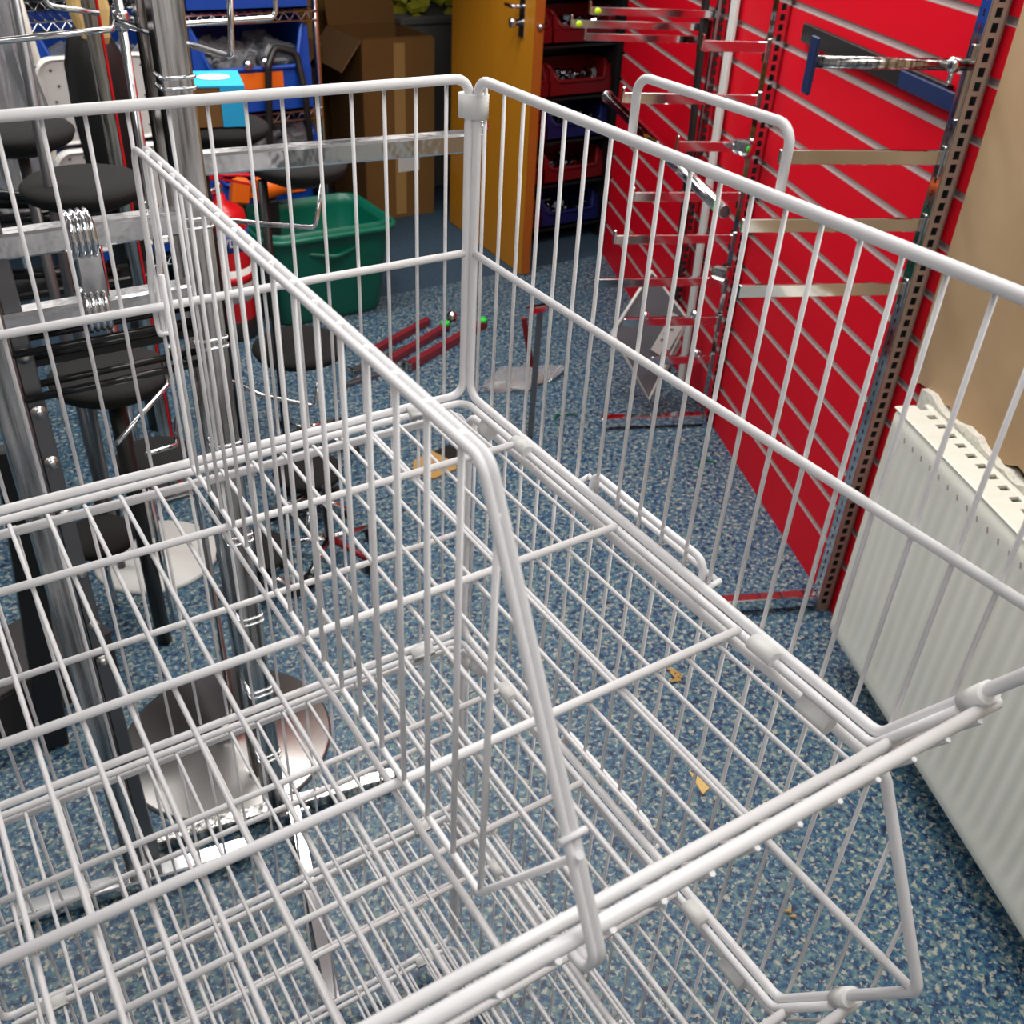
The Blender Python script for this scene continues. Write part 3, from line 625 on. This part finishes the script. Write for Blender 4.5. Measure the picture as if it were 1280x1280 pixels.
def ringz(hx, hy, r, zf): return [(x, y, zf(x, y)) for x, y in rrect(hx, hy, r)]
zt = lambda x, y: 0.37 + (0.07 if abs(x) < 0.13 else 0)
for hx, hy, r_, zf in ((.20, .14, .05, lambda x, y: .0), (.215, .15, .06, lambda x, y: .02), (.245, .185, .07, lambda x, y: .33), (.25, .19, .07, zt), (.242, .182, .07, zt), (.236, .178, .07, lambda x, y: .33), (.205, .142, .06, lambda x, y: .02)):
    rg.append(ringz(hx, hy, r_, zf))
loft(f, rg, True, True); f.build('tub_body', 'green', t)
f = MB(); P = rrect(.262, .20, .075)
f.tube([(x, y, .345) for x, y in P], .012, True, n=8); f.build('rim', 'green', t)
f = MB(); f.tube([(-.255, 0, .35), (-.25, -.12, .30), (0, -.205, .27), (.25, -.12, .30), (.255, 0, .35)], .009, fillet=.05, n=8); f.build('carry_handle', 'green', t)
# fire extinguisher
t = empty('fire_extinguisher', (0.525, 2.56, 0), 'red fire extinguisher with a blue band, on the floor beside the green tub', 'fire extinguisher')
f = MB(); f.lathe([(.06, .03), (.082, .05), (.085, .06), (.085, .43), (.079, .458), (.060, .478), (.025, .492), (.018, .52), (0, .52)], n=32); cyl = f.build('cylinder', 'fire', t)
f = MB(); f.lathe([(.087, 0), (.089, .01), (.087, .075), (.081, .08), (0, .08)], n=28); f.build('base_ring', 'black', t)
f = MB(); f.lathe([(.0858, .335), (.0858, .405)], n=32); lb = f.build('label_band', 'labelblue', cyl)
f = MB(); f.lathe([(.0858, .15), (.0858, .27)], n=32); f.build('instruction_panel', 'paper', cyl)
f = MB(); f.lathe([(.0864, .175), (.0864, .19)], n=32); f.lathe([(.0864, .215), (.0864, .245)], n=32); f.build('red_stripe', 'fire', cyl)
f = MB(); f.lathe([(.016, .51), (.016, .55), (.012, .56), (0, .56)], n=16); f.tube([(0, 0, .53), (-.05, -.02, .535)], .012, n=10); f.build('valve', 'chrome', t)
f = MB(); f.box((.045, 0, .578), (.15, .024, .010), Matrix.Rotation(.12, 3, 'Y'), bev=.003); f.box((-.01, 0, .585), (.05, .028, .035), bev=.006); f.build('carry_lever', 'fire', t)
f = MB(); f.box((.055, 0, .555), (.12, .018, .006), Matrix.Rotation(.30, 3, 'Y')); f.build('squeeze_lever', 'fire', t)
cu = bpy.data.curves.new('tmp_text', 'FONT'); cu.body = 'POWDER'; cu.size = .040; cu.align_x = 'CENTER'; cu.extrude = .0006; cu.offset = .0008
to = bpy.data.objects.new('tmp_text', cu); col.objects.link(to)
me = bpy.data.meshes.new_from_object(to.evaluated_get(bpy.context.evaluated_depsgraph_get()))
bpy.data.objects.remove(to); bpy.data.curves.remove(cu)
for v in me.vertices:
    a = v.co.x / .0864 - math.pi / 2 - .25; rr = .0862 + v.co.z; z = v.co.y + .357
    v.co = (rr * math.cos(a), rr * math.sin(a), z)
me.materials.clear(); me.materials.append(M['paper'])
o = bpy.data.objects.new('lettering', me); col.objects.link(o); o.parent = lb
# orange tool cones beyond the extinguisher
for i, (x, y, z, sc, lb_) in enumerate(((0.80, 2.80, .44, 1.0, 'orange plastic nozzle pointing right behind the green tub'), (0.68, 2.80, .44, .8, 'orange plastic grip between extinguisher and orange nozzle'))):
    t = empty('caulking_tool' if i == 0 else 'tool_grip', (x, y, z), lb_, 'tool')
    f = MB()
    if i == 0: f.lathe([(.045, -.06), (.04, 0), (.012, .13), (0, .14)], n=16, rot=Matrix.Rotation(math.pi / 2, 3, 'Y'))
    else: f.box((0, 0, 0), (.07, .05, .10), Matrix.Rotation(.2, 3, 'Y'), bev=.015)
    f.build('body', 'orange', t)
    f = MB(); f.tube([(-.07, .01, -.01), (-.03, .01, 0)] if i == 0 else [(0, .01, -.05), (0.01, .01, -.44)], .018, n=10); f.build('collar' if i == 0 else 'support_rod', 'black', t)
f = MB(); f.box((0.795, 2.80, .20), (.05, .04, .40), bev=.01); tag(f.build('black_stand', 'black'), 'black stand holding up the orange nozzle behind the green tub', 'stand')
# ================================================================== STOOLS WITH ROUND BLACK PADS
def stool(c, h, D, label, colr=.012, colm='chrome', base=None, basem='chrome', legs=0, th=.045, tilt=None, dx=None):
    dx = dx or (0, 0)
    t = empty('round_stool', (c[0], c[1], 0), label, 'stool', 'stools with round black pads'); r_ = D / 2
    f = MB(); R = Matrix.Rotation(tilt, 3, 'X') if tilt else None
    f.lathe([(0, -th * .52), (r_ * .80, -th * .5), (r_ * .93, -th * .30), (r_ * .995, th * .05), (r_ * .985, th * .18), (r_ * .90, th * .38), (r_ * .6, th * .5), (0, th * .54)], (0, 0, h), 40, R)
    f.build('seat_pad', 'pad', t)
    f = MB(); f.lathe([(0, -.012), (r_ * .55, -.012), (r_ * .60, 0)], (0, 0, h - th * .55), 24); f.build('seat_plate', 'black', t)
    f = MB(); f.tube([(dx[0], dx[1], 0.004), (dx[0], dx[1], h - th * .5)], colr, n=12); f.build('column', colm, t)
    if base:
        f = MB(); f.lathe([(base / 2, 0), (base / 2, .006), (base / 2 - .006, .012), (.04, .018), (.022, .035), (.018, .07), (0, .07)], n=48); f.build('base_disc', basem, t)
    for k in range(legs):
        a = .5 + 2 * math.pi * k / legs
        f = MB(); f.tube([(0, 0, .06), (r_ * 1.15 * math.cos(a), r_ * 1.15 * math.sin(a), .02)], .009, n=8); lg = f.build('leg', 'chrome', t)
        f = MB(); f.lathe([(0, 0), (.012, .002), (.015, .012), (.010, .024), (0, .026)], (r_ * 1.15 * math.cos(a), r_ * 1.15 * math.sin(a), 0), 10); f.build('castor', 'black', lg)
    return t
stool((-0.118, 1.345), .955, .245, 'tall stool with round black pad above the white disc base', .013, 'chrome', .31, 'plastic')  # disc coloured white in place of chrome mirroring a bright ceiling
stool((-0.185, 1.60), 1.008, .235, 'tall stool with round black pad at the left edge, before the white chair', .012, 'greymetal', .08, 'black')
stool((0.301, 1.72), .945, .23, 'tall black pad stool carrying the light blue box', .012, 'black', dx=(-.06, 0))
stool((0.43, 1.545), .885, .235, 'black pad stool under the chrome arm, before the green tub', .012, 'black', dx=(-.10, 0))
stool((-0.195, 1.02), .69, .228, 'stool with black column and round black pad below the chrome beams', .017, 'black', None)
stool((0.441, 1.684), .33, .27, 'low stool with round black pad just right of the ribbed chrome post', .010, 'black', None, legs=5, th=.045)
stool((0.312, 1.351), .129, .19, 'lowest round black pad on castors, nearest the corner of the baskets', .010, 'black', None, legs=5, th=.04)
stool((-0.127, 1.086), .443, .175, 'low black pad stool next to the dark round posts', .007, 'chrome', th=.035, dx=(-.03, -.02))
stool((-0.259, 1.204), .205, .165, 'small round black pad in front of the white disc base', .007, 'chrome', th=.035)
stool((0.062, 1.10), .115, .178, 'small low black pad behind the ribbed chrome post', .010, 'black', None, legs=5, th=.03)
# light blue carton on its stool pad
t = empty('blue_carton', (0.262, 1.735, .970), 'light blue box with a white oval, on a round stool pad', 'box', rz=-.25)
f = MB(); f.box((0, 0, .045), (.195, .17, .09)); f.build('box_body', 'card', t)
f = MB(); f.box((0, 0, .092), (.198, .173, .004)); f.box((0.0985, 0, .046), (.002, .173, .092)); f.box((.07, -.086, .046), (.058, .002, .092)); f.build('printed_wrap', 'ltblue', t)
f = MB(); f.lathe([(.040, 0), (.040, .001), (0, .001)], (0, 0, 0), 28)
f.v = [(x * 1.0 + .035, y * .85 + .01, z + .0945) for x, y, z in f.v]; f.build('oval_mark', 'paper', t)
# ================================================================== GONDOLA RACK: RIBBED POST, BOLTED POST, BEAMS
t = empty('shop_rack', (-0.157, 0.42, 0), 'chrome rack behind the baskets with square posts, beams and black bars', 'rack')
f = MB()
hh = 1.75
rgs = []; z = 0.0; k = 0
while z <= hh + 1e-6:
    q = 1.0; rgs.append([(x * q, y * q, z) for x, y in rrect(.0185, .0165, .004, 2)]); z += .05
loft(f, rgs, True, True, smooth=False); pf = f.build('square_post', 'chrome_dull', t)
for k in range(9):
    f = MB(); zz = .18 + .165 * k
    for dz in (0, .012): f.tube([(x * 1.06, y * 1.06, zz + dz) for x, y in rrect(.0185, .0165, .004, 2)], .0022, True, n=6)
    f.build('band', 'chrome', pf)
f = MB(); f.box((.01, 0, .022), (.46, .03, .024), Matrix.Rotation(-.18, 3, 'Z'), bev=.003); f.build('foot', 'chrome_dull', t)
f = MB(); f.box((-.262, 0, hh / 2), (.036, .034, hh), bev=.004); p2 = f.build('square_post', 'chrome_dull', t)
f = MB(); f.box((-.232, .006, hh / 2), (.022, .024, hh), bev=.003); f.build('slotted_side', 'greymetal', p2)
for z in (.53, .60, .70, .80, .886, .962, 1.04):
    f = MB(); f.lathe([(.010, 0), (.010, .003), (.006, .003), (.006, .008), (0, .009)], (-.232, -.006, z), 12, Matrix.Rotation(math.pi / 2, 3, 'X')); f.build('bolt', 'bolt', p2)
f = MB(); f.box((-.27, -.02, .022), (.40, .034, .026), Matrix.Rotation(-.18, 3, 'Z'), bev=.003); f.build('foot', 'chrome', t)
for z in (1.178, 1.083):
    f = MB(); f.box((-.22, 0.0, z), (.46, .028, .030), bev=.003); bm = f.build('beam', 'chrome_worn', t)
for z, kk in ((1.178, 0), (1.083, 1)):
    f = MB()
    for j in range(4): f.tube([(-.142 + .0 * j, -.020 * math.cos(a) , z + .002 + .024 * math.sin(a)) if 0 else (-.150 + .0075 * j, .026 * math.cos(a), z + .026 * math.sin(a)) for a in [2 * math.pi * q / 20 for q in range(20)]], .0042, True, n=6)
    f.build('hose_clamp', 'chrome', t)
f = MB(); f.box((-.135, 0, 1.13), (.030, .026, .066), bev=.003); f.build('clamp_link', 'chrome', t)
f = MB(); f.box((.20, -.02, 1.245), (.40, .026, .026), Matrix.Rotation(-.10, 3, 'Z'), bev=.003); ar = f.build('side_arm', 'chrome_worn', t)
f = MB(); f.lathe([(.012, 0), (.014, .004), (.010, .012), (0, .014)], (.395, -.04, 1.258), 14); f.build('end_button', 'chrome', ar)
for i, (z, y, m_) in enumerate(((1.060, .0, 'gloss'), (1.046, -.012, 'gloss'), (1.028, .012, 'gloss'), (.996, .0, 'gloss'), (.984, -.012, 'gloss'), (.974, .010, 'gloss'))):
    f = MB(); f.tube([(-.250, y, z), (-.012, y + .004, z)], .0048, n=8); f.build('black_bar', m_, t)
f = MB()
f.box((-.135, .016, 1.02), (.24, .008, .012)); f.build('bar_bracket', 'black', t)
# long black rods on a low shelf behind the stools
t = empty('black_shelf', (-.12, 1.76, 0), 'black two-tier shelf with long black rods behind the left stools', 'shelf unit')
for z in (.74, .60):
    f = MB(); f.box((0, 0, z), (.40, .10, .02), bev=.004); f.build('shelf', 'black', t)
for x in (-.18, .18):
    f = MB(); f.box((x, .03, .375), (.02, .02, .75)); f.build('leg', 'black', t)
RODS = [((-.30, 1.73, .862), (.09, 1.73, .772), 'topmost long black rod on the black shelf'), ((-.30, 1.75, .838), (.09, 1.75, .770), 'second long black rod on the black shelf, under the topmost'),
        ((-.30, 1.79, .815), (.08, 1.78, .765), 'middle long black rod on the black shelf'), ((-.30, 1.74, .79), (.03, 1.74, .765), 'front low black rod on the black shelf'), ((-.30, 1.80, .768), (.02, 1.80, .762), 'rear low black rod lying flat on the black shelf'),
        ((-.30, 1.74, .655), (-.02, 1.74, .622), 'front black rod on the lower tier of the black shelf'), ((-.30, 1.78, .640), (-.02, 1.78, .622), 'rear black rod on the lower tier of the black shelf')]
for p, q, lb in RODS:
    f = MB(); f.tube([p, q], .011, n=10); d = (Vector(q) - Vector(p)).normalized(); f.tube([Vector(q), Vector(q) + d * .02], .007, n=8)
    tag(f.build('black_rod', 'gloss'), lb, 'rod', 'long black rods on the shelf')
# ================================================================== SPINNER STAND ON THE MIRROR DISC
t = empty('spinner_stand', (-0.171, 0.655, 0), 'chrome spinner stand on a round mirror-like base, with wire prongs', 'display stand')
f = MB(); f.lathe([(.213, 0), (.213, .006), (.208, .009), (.03, .0095), (.02, .03), (.016, .05), (0, .05)], n=64); f.build('base_disc', 'mirror', t)
f = MB(); f.tube([(.019, 0, .01), (.019, 0, 1.75)], .0062, n=16); f.build('column', 'chrome', t)
def prong(pts, r=.0036):
    f = MB(); f.tube([(x + .171, y - .655, z) for x, y, z in pts], r, fillet=.010, n=8); f.build('prong', 'chrome', t)
prong([(-.171, .655, 1.395), (-.20, .50, 1.395), (-.250, .640, 1.395), (-.250, .640, 1.44)] if 0 else [(-.165, .645, 1.375), (-.20, .50, 1.385), (-.345, .455, 1.385)])
prong([(-.18, .648, 1.38), (-.245, .640, 1.392), (-.236, .652, 1.43)])
prong([(-.165, .645, 1.37), (-.160, .505, 1.38), (-.117, .326, 1.38), (-.110, .326, 1.47)])
prong([(-.160, .645, 1.37), (-.150, .507, 1.385), (.014, .529, 1.385), (.020, .529, 1.46)])
prong([(-.160, .645, 1.12), (-.030, .525, 1.12), (.029, .480, 1.12), (.044, .480, 1.18)])
prong([(-.165, .640, .90), (-.087, .434, .90), (-.033, .370, .90), (-.026, .370, .937)])
prong([(-.175, .645, .88), (-.190, .570, .88), (-.302, .432, .88)])
prong([(-.170, .640, .78), (-.195, .56, .78), (-.25, .52, .80)])
for z in (1.37, 1.12, .89):
    f = MB(); f.lathe([(.009, -.012), (.011, -.008), (.011, .008), (.009, .012)], (.019, 0, z), 16); f.build('collar', 'chrome', t)
f = MB(); f.box((.022, -.123, .88), (.028, .022, 1.74), bev=.003); dp = f.build('dark_column', 'chrome_dull', t)
f = MB(); f.box((.030, -.1355, .88), (.007, .003, 1.72)); f.build('red_reflection_edge', 'red_reflect', dp)  # red edge coloured on as a reflection in the chrome
t = empty('chrome_post', (0.012, 1.62, 0), 'chrome square post with a painted red reflection stripe, in front of the black figure', 'post')
f = MB(); f.box((0, 0, .75), (.026, .026, 1.5), bev=.003); f.build('tube', 'chrome_dull', t)
f = MB(); f.box((.0155, -.006, .75), (.005, .016, 1.5)); f.build('red_stripe', 'fire', t)  # red strip drawn on in place of a reflection on the post
f = MB(); f.box((0, 0, .006), (.09, .09, .012), bev=.002); f.build('foot_plate', 'greymetal', t)
f = MB(); f.tube([(-.21, 1.33, 0), (-.175, 1.30, 1.5)], .010, n=12); tag(f.build('grey_tube', 'greymetal'), 'thin dark grey tube at the far left beside the clear bag', 'tube')
# ================================================================== BLACK FIGURE, WHITE CHAIR, BAG
t = empty('draped_figure', (0.085, 2.0, 0), 'tall black draped form with a creased tan paper top bearing curved strokes', 'display figure')
f = MB(); rg = []
for z, hx, hy, ox in ((0, .035, .03, .0), (.35, .035, .03, .0), (.60, .05, .035, .0), (.80, .072, .045, .005), (.95, .082, .05, .005), (1.06, .075, .045, .0), (1.13, .05, .035, -.005), (1.16, .02, .02, -.005)):
    rg.append([(ox + hx * math.cos(q) * (1 + .06 * math.sin(3 * q)), hy * math.sin(q), z) for q in [2 * math.pi * k / 20 for k in range(20)]])
loft(f, rg, True, True); f.build('black_drape', 'black', t)
f = MB()
loft(f, [[(x * s1 + dx + .005, y * s2 - .01, z) for x, y in rrect(.046, .028, .012, 2)] for z, s1, s2, dx in ((1.10, .35, .6, .01), (1.125, .75, 1.1, .0), (1.19, 1.0, 1.25, -.002), (1.24, .92, 1.15, -.006), (1.30, 1.0, 1.1, -.004))], True, True, smooth=False)
fc = f.build('tan_paper', 'tan', t)
f = MB(); f.lathe([(.075, 1.29), (.07, 1.31), (.05, 1.36), (.0, 1.40)], n=20); f.build('black_cap', 'black', t)
f = MB()
f.tube([(-.030, -.0465, 1.285), (-.018, -.048, 1.27), (-.004, -.048, 1.275), (.002, -.047, 1.29)], .0022, n=6, fillet=.006)
f.tube([(.018, -.048, 1.275), (.022, -.048, 1.255), (.034, -.047, 1.26)], .0022, n=6, fillet=.006); f.build('black_stroke', 'black', fc)
t = empty('folding_chair', (0.165, 2.40, 0), 'white folding chair with dimpled back panel, behind the black figure', 'chair')
def dimpled(w_, z0, z1, y, name, rt=.05):
    hz = (z1 - z0) / 2; zc = (z0 + z1) / 2
    f = MB(); P = rrect(w_ / 2, hz, rt)
    loft(f, [[(x * s_, y + d_, zc + v * s_) for x, v in P] for s_, d_ in ((1, .02), (1, 0), (.96, -.008), (.90, -.002))], True, True, smooth=False)
    o = f.build(name, 'plastic', t)
    f = MB()
    for i in range(int(w_ / .042)):
        for k in range(int((z1 - z0) / .042)):
            f.lathe([(.0042, 0), (.0042, .001), (0, .001)], (-w_ / 2 + .045 + .042 * i + (.015 if k % 2 else 0), y - .0025, z0 + .04 + .042 * k), 8, Matrix.Rotation(math.pi / 2, 3, 'X'))
    f.build('dimples', 'greymetal', o)
dimpled(.34, .765, 1.005, 0, 'back_panel')
dimpled(.34, .44, .755, -.02, 'seat_panel')
for s in (-1, 1):
    f = MB(); f.tube([(s * .165 - .02, .02, 1.34), (s * .155, .015, 1.0), (s * .165, 0.01, .72), (s * .20, -.03, 0.0)], .013, n=10); lg = f.build('leg', 'cream', t)
    f = MB(); f.tube([(s * .157, .015, .955), (s * .158, .014, .985)], .016, n=10); f.build('joint', 'black', lg)
    f = MB(); f.tube([(s * .16, .03, .74), (s * .19, .22, 0.0)], .012, n=10); f.build('leg', 'cream', t)
f = MB(); rr = random.Random(5)
rg = []
for z, s_ in ((.70, .02), (.78, .08), (.95, .11), (1.12, .10), (1.28, .07), (1.36, .02)):
    rg.append([((s_ * (1 + rr.uniform(-.25, .25))) * math.cos(q) - .17, (s_ * (1 + rr.uniform(-.25, .25))) * math.sin(q) + 2.02, z + rr.uniform(-.02, .02)) for q in [2 * math.pi * k / 22 for k in range(22)]])
loft(f, rg, True, True, smooth=False); tag(f.build('plastic_bag', 'bag'), 'crumpled clear plastic bag hanging at the left edge', 'bag')
f = MB(); f.tube([(-.17, 2.16, 0), (-.17, 2.16, 1.60), (-.17, 2.02, 1.60), (-.17, 2.02, 1.35)], .007, fillet=.03, n=8)
tag(f.build('bag_hook', 'chrome'), 'thin chrome hook stand carrying the clear bag', 'hook')
t = empty('low_cabinet', (-0.50, 0.99, 0), 'dark grey low box on the floor at the left edge', 'box', rz=.35)
f = MB(); f.box((0, 0, .06), (.34, .18, .12), bev=.006); f.build('body', 'darkbox', t)
f = MB(); f.box((0, 0, .124), (.345, .185, .008), bev=.002); f.build('lid', 'darkbox', t)
f = MB(); f.box((-.445, .82, .35), (.05, .03, .70), Matrix.Rotation(.10, 3, 'Y'), bev=.004); tag(f.build('upright_board', 'black'), 'narrow black upright board at the left edge behind the bolted post', 'board')
# ================================================================== LOOSE THINGS ON THE FLOOR
def bar(p, q, lb, h=.026, wd=.026, z=0.0, stick=None, m_='red_reflect'):
    p = Vector((*p, 0)); q = Vector((*q, 0)); d = q - p; L = d.length; ang = math.atan2(d.y, d.x)
    t = empty('loose_arm', ((p.x + q.x) / 2, (p.y + q.y) / 2, z), lb, 'metal arm', 'loose metal arms on the floor', ang)
    f = MB(); f.box((0, 0, h / 2 + .001), (L, wd, h), bev=.0015); f.build('bar', m_, t)
    f = MB(); f.box((-L / 2, 0, h / 2 + .002), (.012, wd + .012, h + .012), bev=.002); f.build('bracket', 'chrome_dull', t)
    if stick:
        f = MB(); f.lathe([(.018, 0), (.018, .010), (.014, .014), (0, .014)], (L / 2 - .016, 0, h - .002), 14); f.build('sticker', stick, t)
bar((.851, 2.139), (1.206, 2.31), 'red-reflecting arm at the back of the floor heap, ending in a bright button', z=.0)
bar((.887, 2.05), (1.25, 2.235), 'middle red-reflecting arm of the floor heap with a green dot', stick='sticker')
bar((.945, 1.99), (1.39, 2.19), 'front arm of the floor heap with a green dot at its tip', .03, .028, stick='sticker')
bar((.76, 2.05), (1.02, 2.13), 'grey metal short arm at the left of the floor heap', .02, .03, m_='greymetal')
bar((.70, 1.98), (.93, 2.02), 'dark chrome arm lying before the floor heap', .014, .02, m_='greymetal')
f = MB(); f.lathe([(.022, 0), (.024, .01), (.020, .04), (.010, .052), (0, .054)], (1.29, 2.27, 0), 16); tag(f.build('chrome_ball', 'chrome'), 'round chrome knob lying beside the floor heap of arms', 'knob')
t = empty('leaning_bar', (1.087, 1.407, 0), 'dark chrome bar standing on the floor beside the baskets corner', 'bar')
f = MB(); f.tube([(0, 0, .005), (.02, .02, .43)], .012, n=4); f.build('bar', 'greymetal', t)
f = MB(); f.box((.0, .012, .43), (.07, .02, .022), bev=.003); f.build('head', 'chrome', t)
f = MB(); f.tube([(-.03, 0.03, .40), (0.0, 0.02, .24)], .010, n=4); f.build('side_strut', 'redbin', t)
f = MB(); rr = random.Random(9)
loft(f, [[((s_ * (1 + rr.uniform(-.3, .3))) * math.cos(q) * 1.4 + 1.26, (s_ * (1 + rr.uniform(-.3, .3))) * math.sin(q) * .7 + 1.74, z) for q in [2 * math.pi * k / 18 for k in range(18)]] for z, s_ in ((.002, .10), (.02, .11), (.035, .08), (.045, .03))], True, True, smooth=False)
tag(f.build('crumpled_film', 'bag'), 'crumpled clear film lying on the floor beyond the basket corner', 'plastic film')
t = empty('cardboard_scrap', (.735, 1.40, 0), 'torn tan cardboard scrap on the floor under the basket corner', 'scrap', rz=.4)
f = MB(); f.prism([(-.07, -.05), (.02, -.07), (.06, -.02), (.05, .05), (-.03, .06), (-.08, .02)], .001, .006, lambda u, v, d: (u, v, d)); f.build('sheet', 'scrap', t)
f = MB(); f.prism([(.04, -.05), (.10, -.04), (.11, .03), (.05, .04)], .006, .009, lambda u, v, d: (u, v, d)); f.build('black_patch', 'black', t)
t = empty('green_tie', (1.25, 1.43, 0), 'thin green plastic tie lying on the floor', 'tie')
f = MB(); f.tube([(.045 * math.cos(.2 + q * .25), .04 * math.sin(.2 + q * .25), .004 + .004 * math.sin(q)) for q in range(13)], .003, n=6); f.build('loop', 'green', t)
t = empty('green_tie', (1.475, .99, 0), 'green plastic tie lying near the foot of the red wall', 'tie')
f = MB(); f.tube([(.03 * math.cos(q * .3), .035 * math.sin(q * .3), .004) for q in range(12)], .003, n=6); f.build('loop', 'green', t)
t = empty('green_tip', (.99, 1.25, 0), 'small bright green plastic piece beside the basket corner', 'plastic piece')
f = MB(); f.tube([(-.03, .02, .006), (0, 0, .010), (.03, -.015, .006)], .006, n=8); f.build('body', 'sticker', t)
def scrap(x, y, s_, lb, m_='scrap', seed=1, n=7):
    rr = random.Random(seed); t = empty('dead_leaf', (x, y, 0), lb, 'leaf scrap')
    f = MB()
    for k in range(n):
        a = rr.uniform(0, 6.28); R = Matrix.Rotation(a, 3, 'Z') @ Matrix.Rotation(rr.uniform(-.5, .5), 3, 'X')
        f.box((rr.uniform(-s_, s_) * .5, rr.uniform(-s_, s_) * .5, .005), (s_ * rr.uniform(.4, .9), s_ * .22, .0025), R)
    f.build('leaf_blade', m_, t)
scrap(.783, .328, .032, 'small brown dead leaf on the floor under the right side panel', seed=2)
scrap(1.03, .545, .035, 'brown crumbs on the floor just outside the catch bar', seed=3, n=10)
scrap(.560, -.255, .018, 'tiny tan scrap on the floor beneath the lower right basket nose', seed=5, n=3)
t = empty('paper_triangle', (.618, .065, 0), 'small tan paper triangle on the floor under the shelf wires', 'paper scrap')
f = MB(); f.prism([(-.014, -.03), (.02, -.022), (.002, .032)], .001, .003, lambda u, v, d: (u, v, d)); f.build('sheet', 'tan', t)
# castor base behind the low pads
t = empty('castor_base', (.275, 1.135, 0), 'red and chrome splayed castor base beside the lowest black pad', 'castor base')
for k, a in enumerate((-1.05, .15, 2.6, 3.9)):
    f = MB(); f.tube([(0, 0, .06), (.13 * math.cos(a), .13 * math.sin(a), .035)], .010, n=6); lg = f.build('leg', 'chrome' if k else 'redbin', t)
    f = MB(); f.lathe([(0, 0), (.016, .003), (.020, .018), (.014, .034), (0, .036)], (.13 * math.cos(a), .13 * math.sin(a), 0), 12); f.build('castor', 'black', lg)
f = MB(); f.tube([(0, 0, .05), (.0, .0, .22)], .012, n=10); f.build('stem', 'black', t)
t = empty('floor_bar', (-.17, .215, 0), 'long bright chrome foot lying on the floor under the baskets', 'foot bar')
f = MB(); f.box((0, 0, .016), (.026, .42, .030), Matrix.Rotation(-.23, 3, 'Z'), bev=.003); f.build('bar', 'chrome', t)
f = MB(); f.box((.045, .19, .014), (.06, .03, .024), Matrix.Rotation(-.23, 3, 'Z'), bev=.003); f.build('end_piece', 'chrome', t)
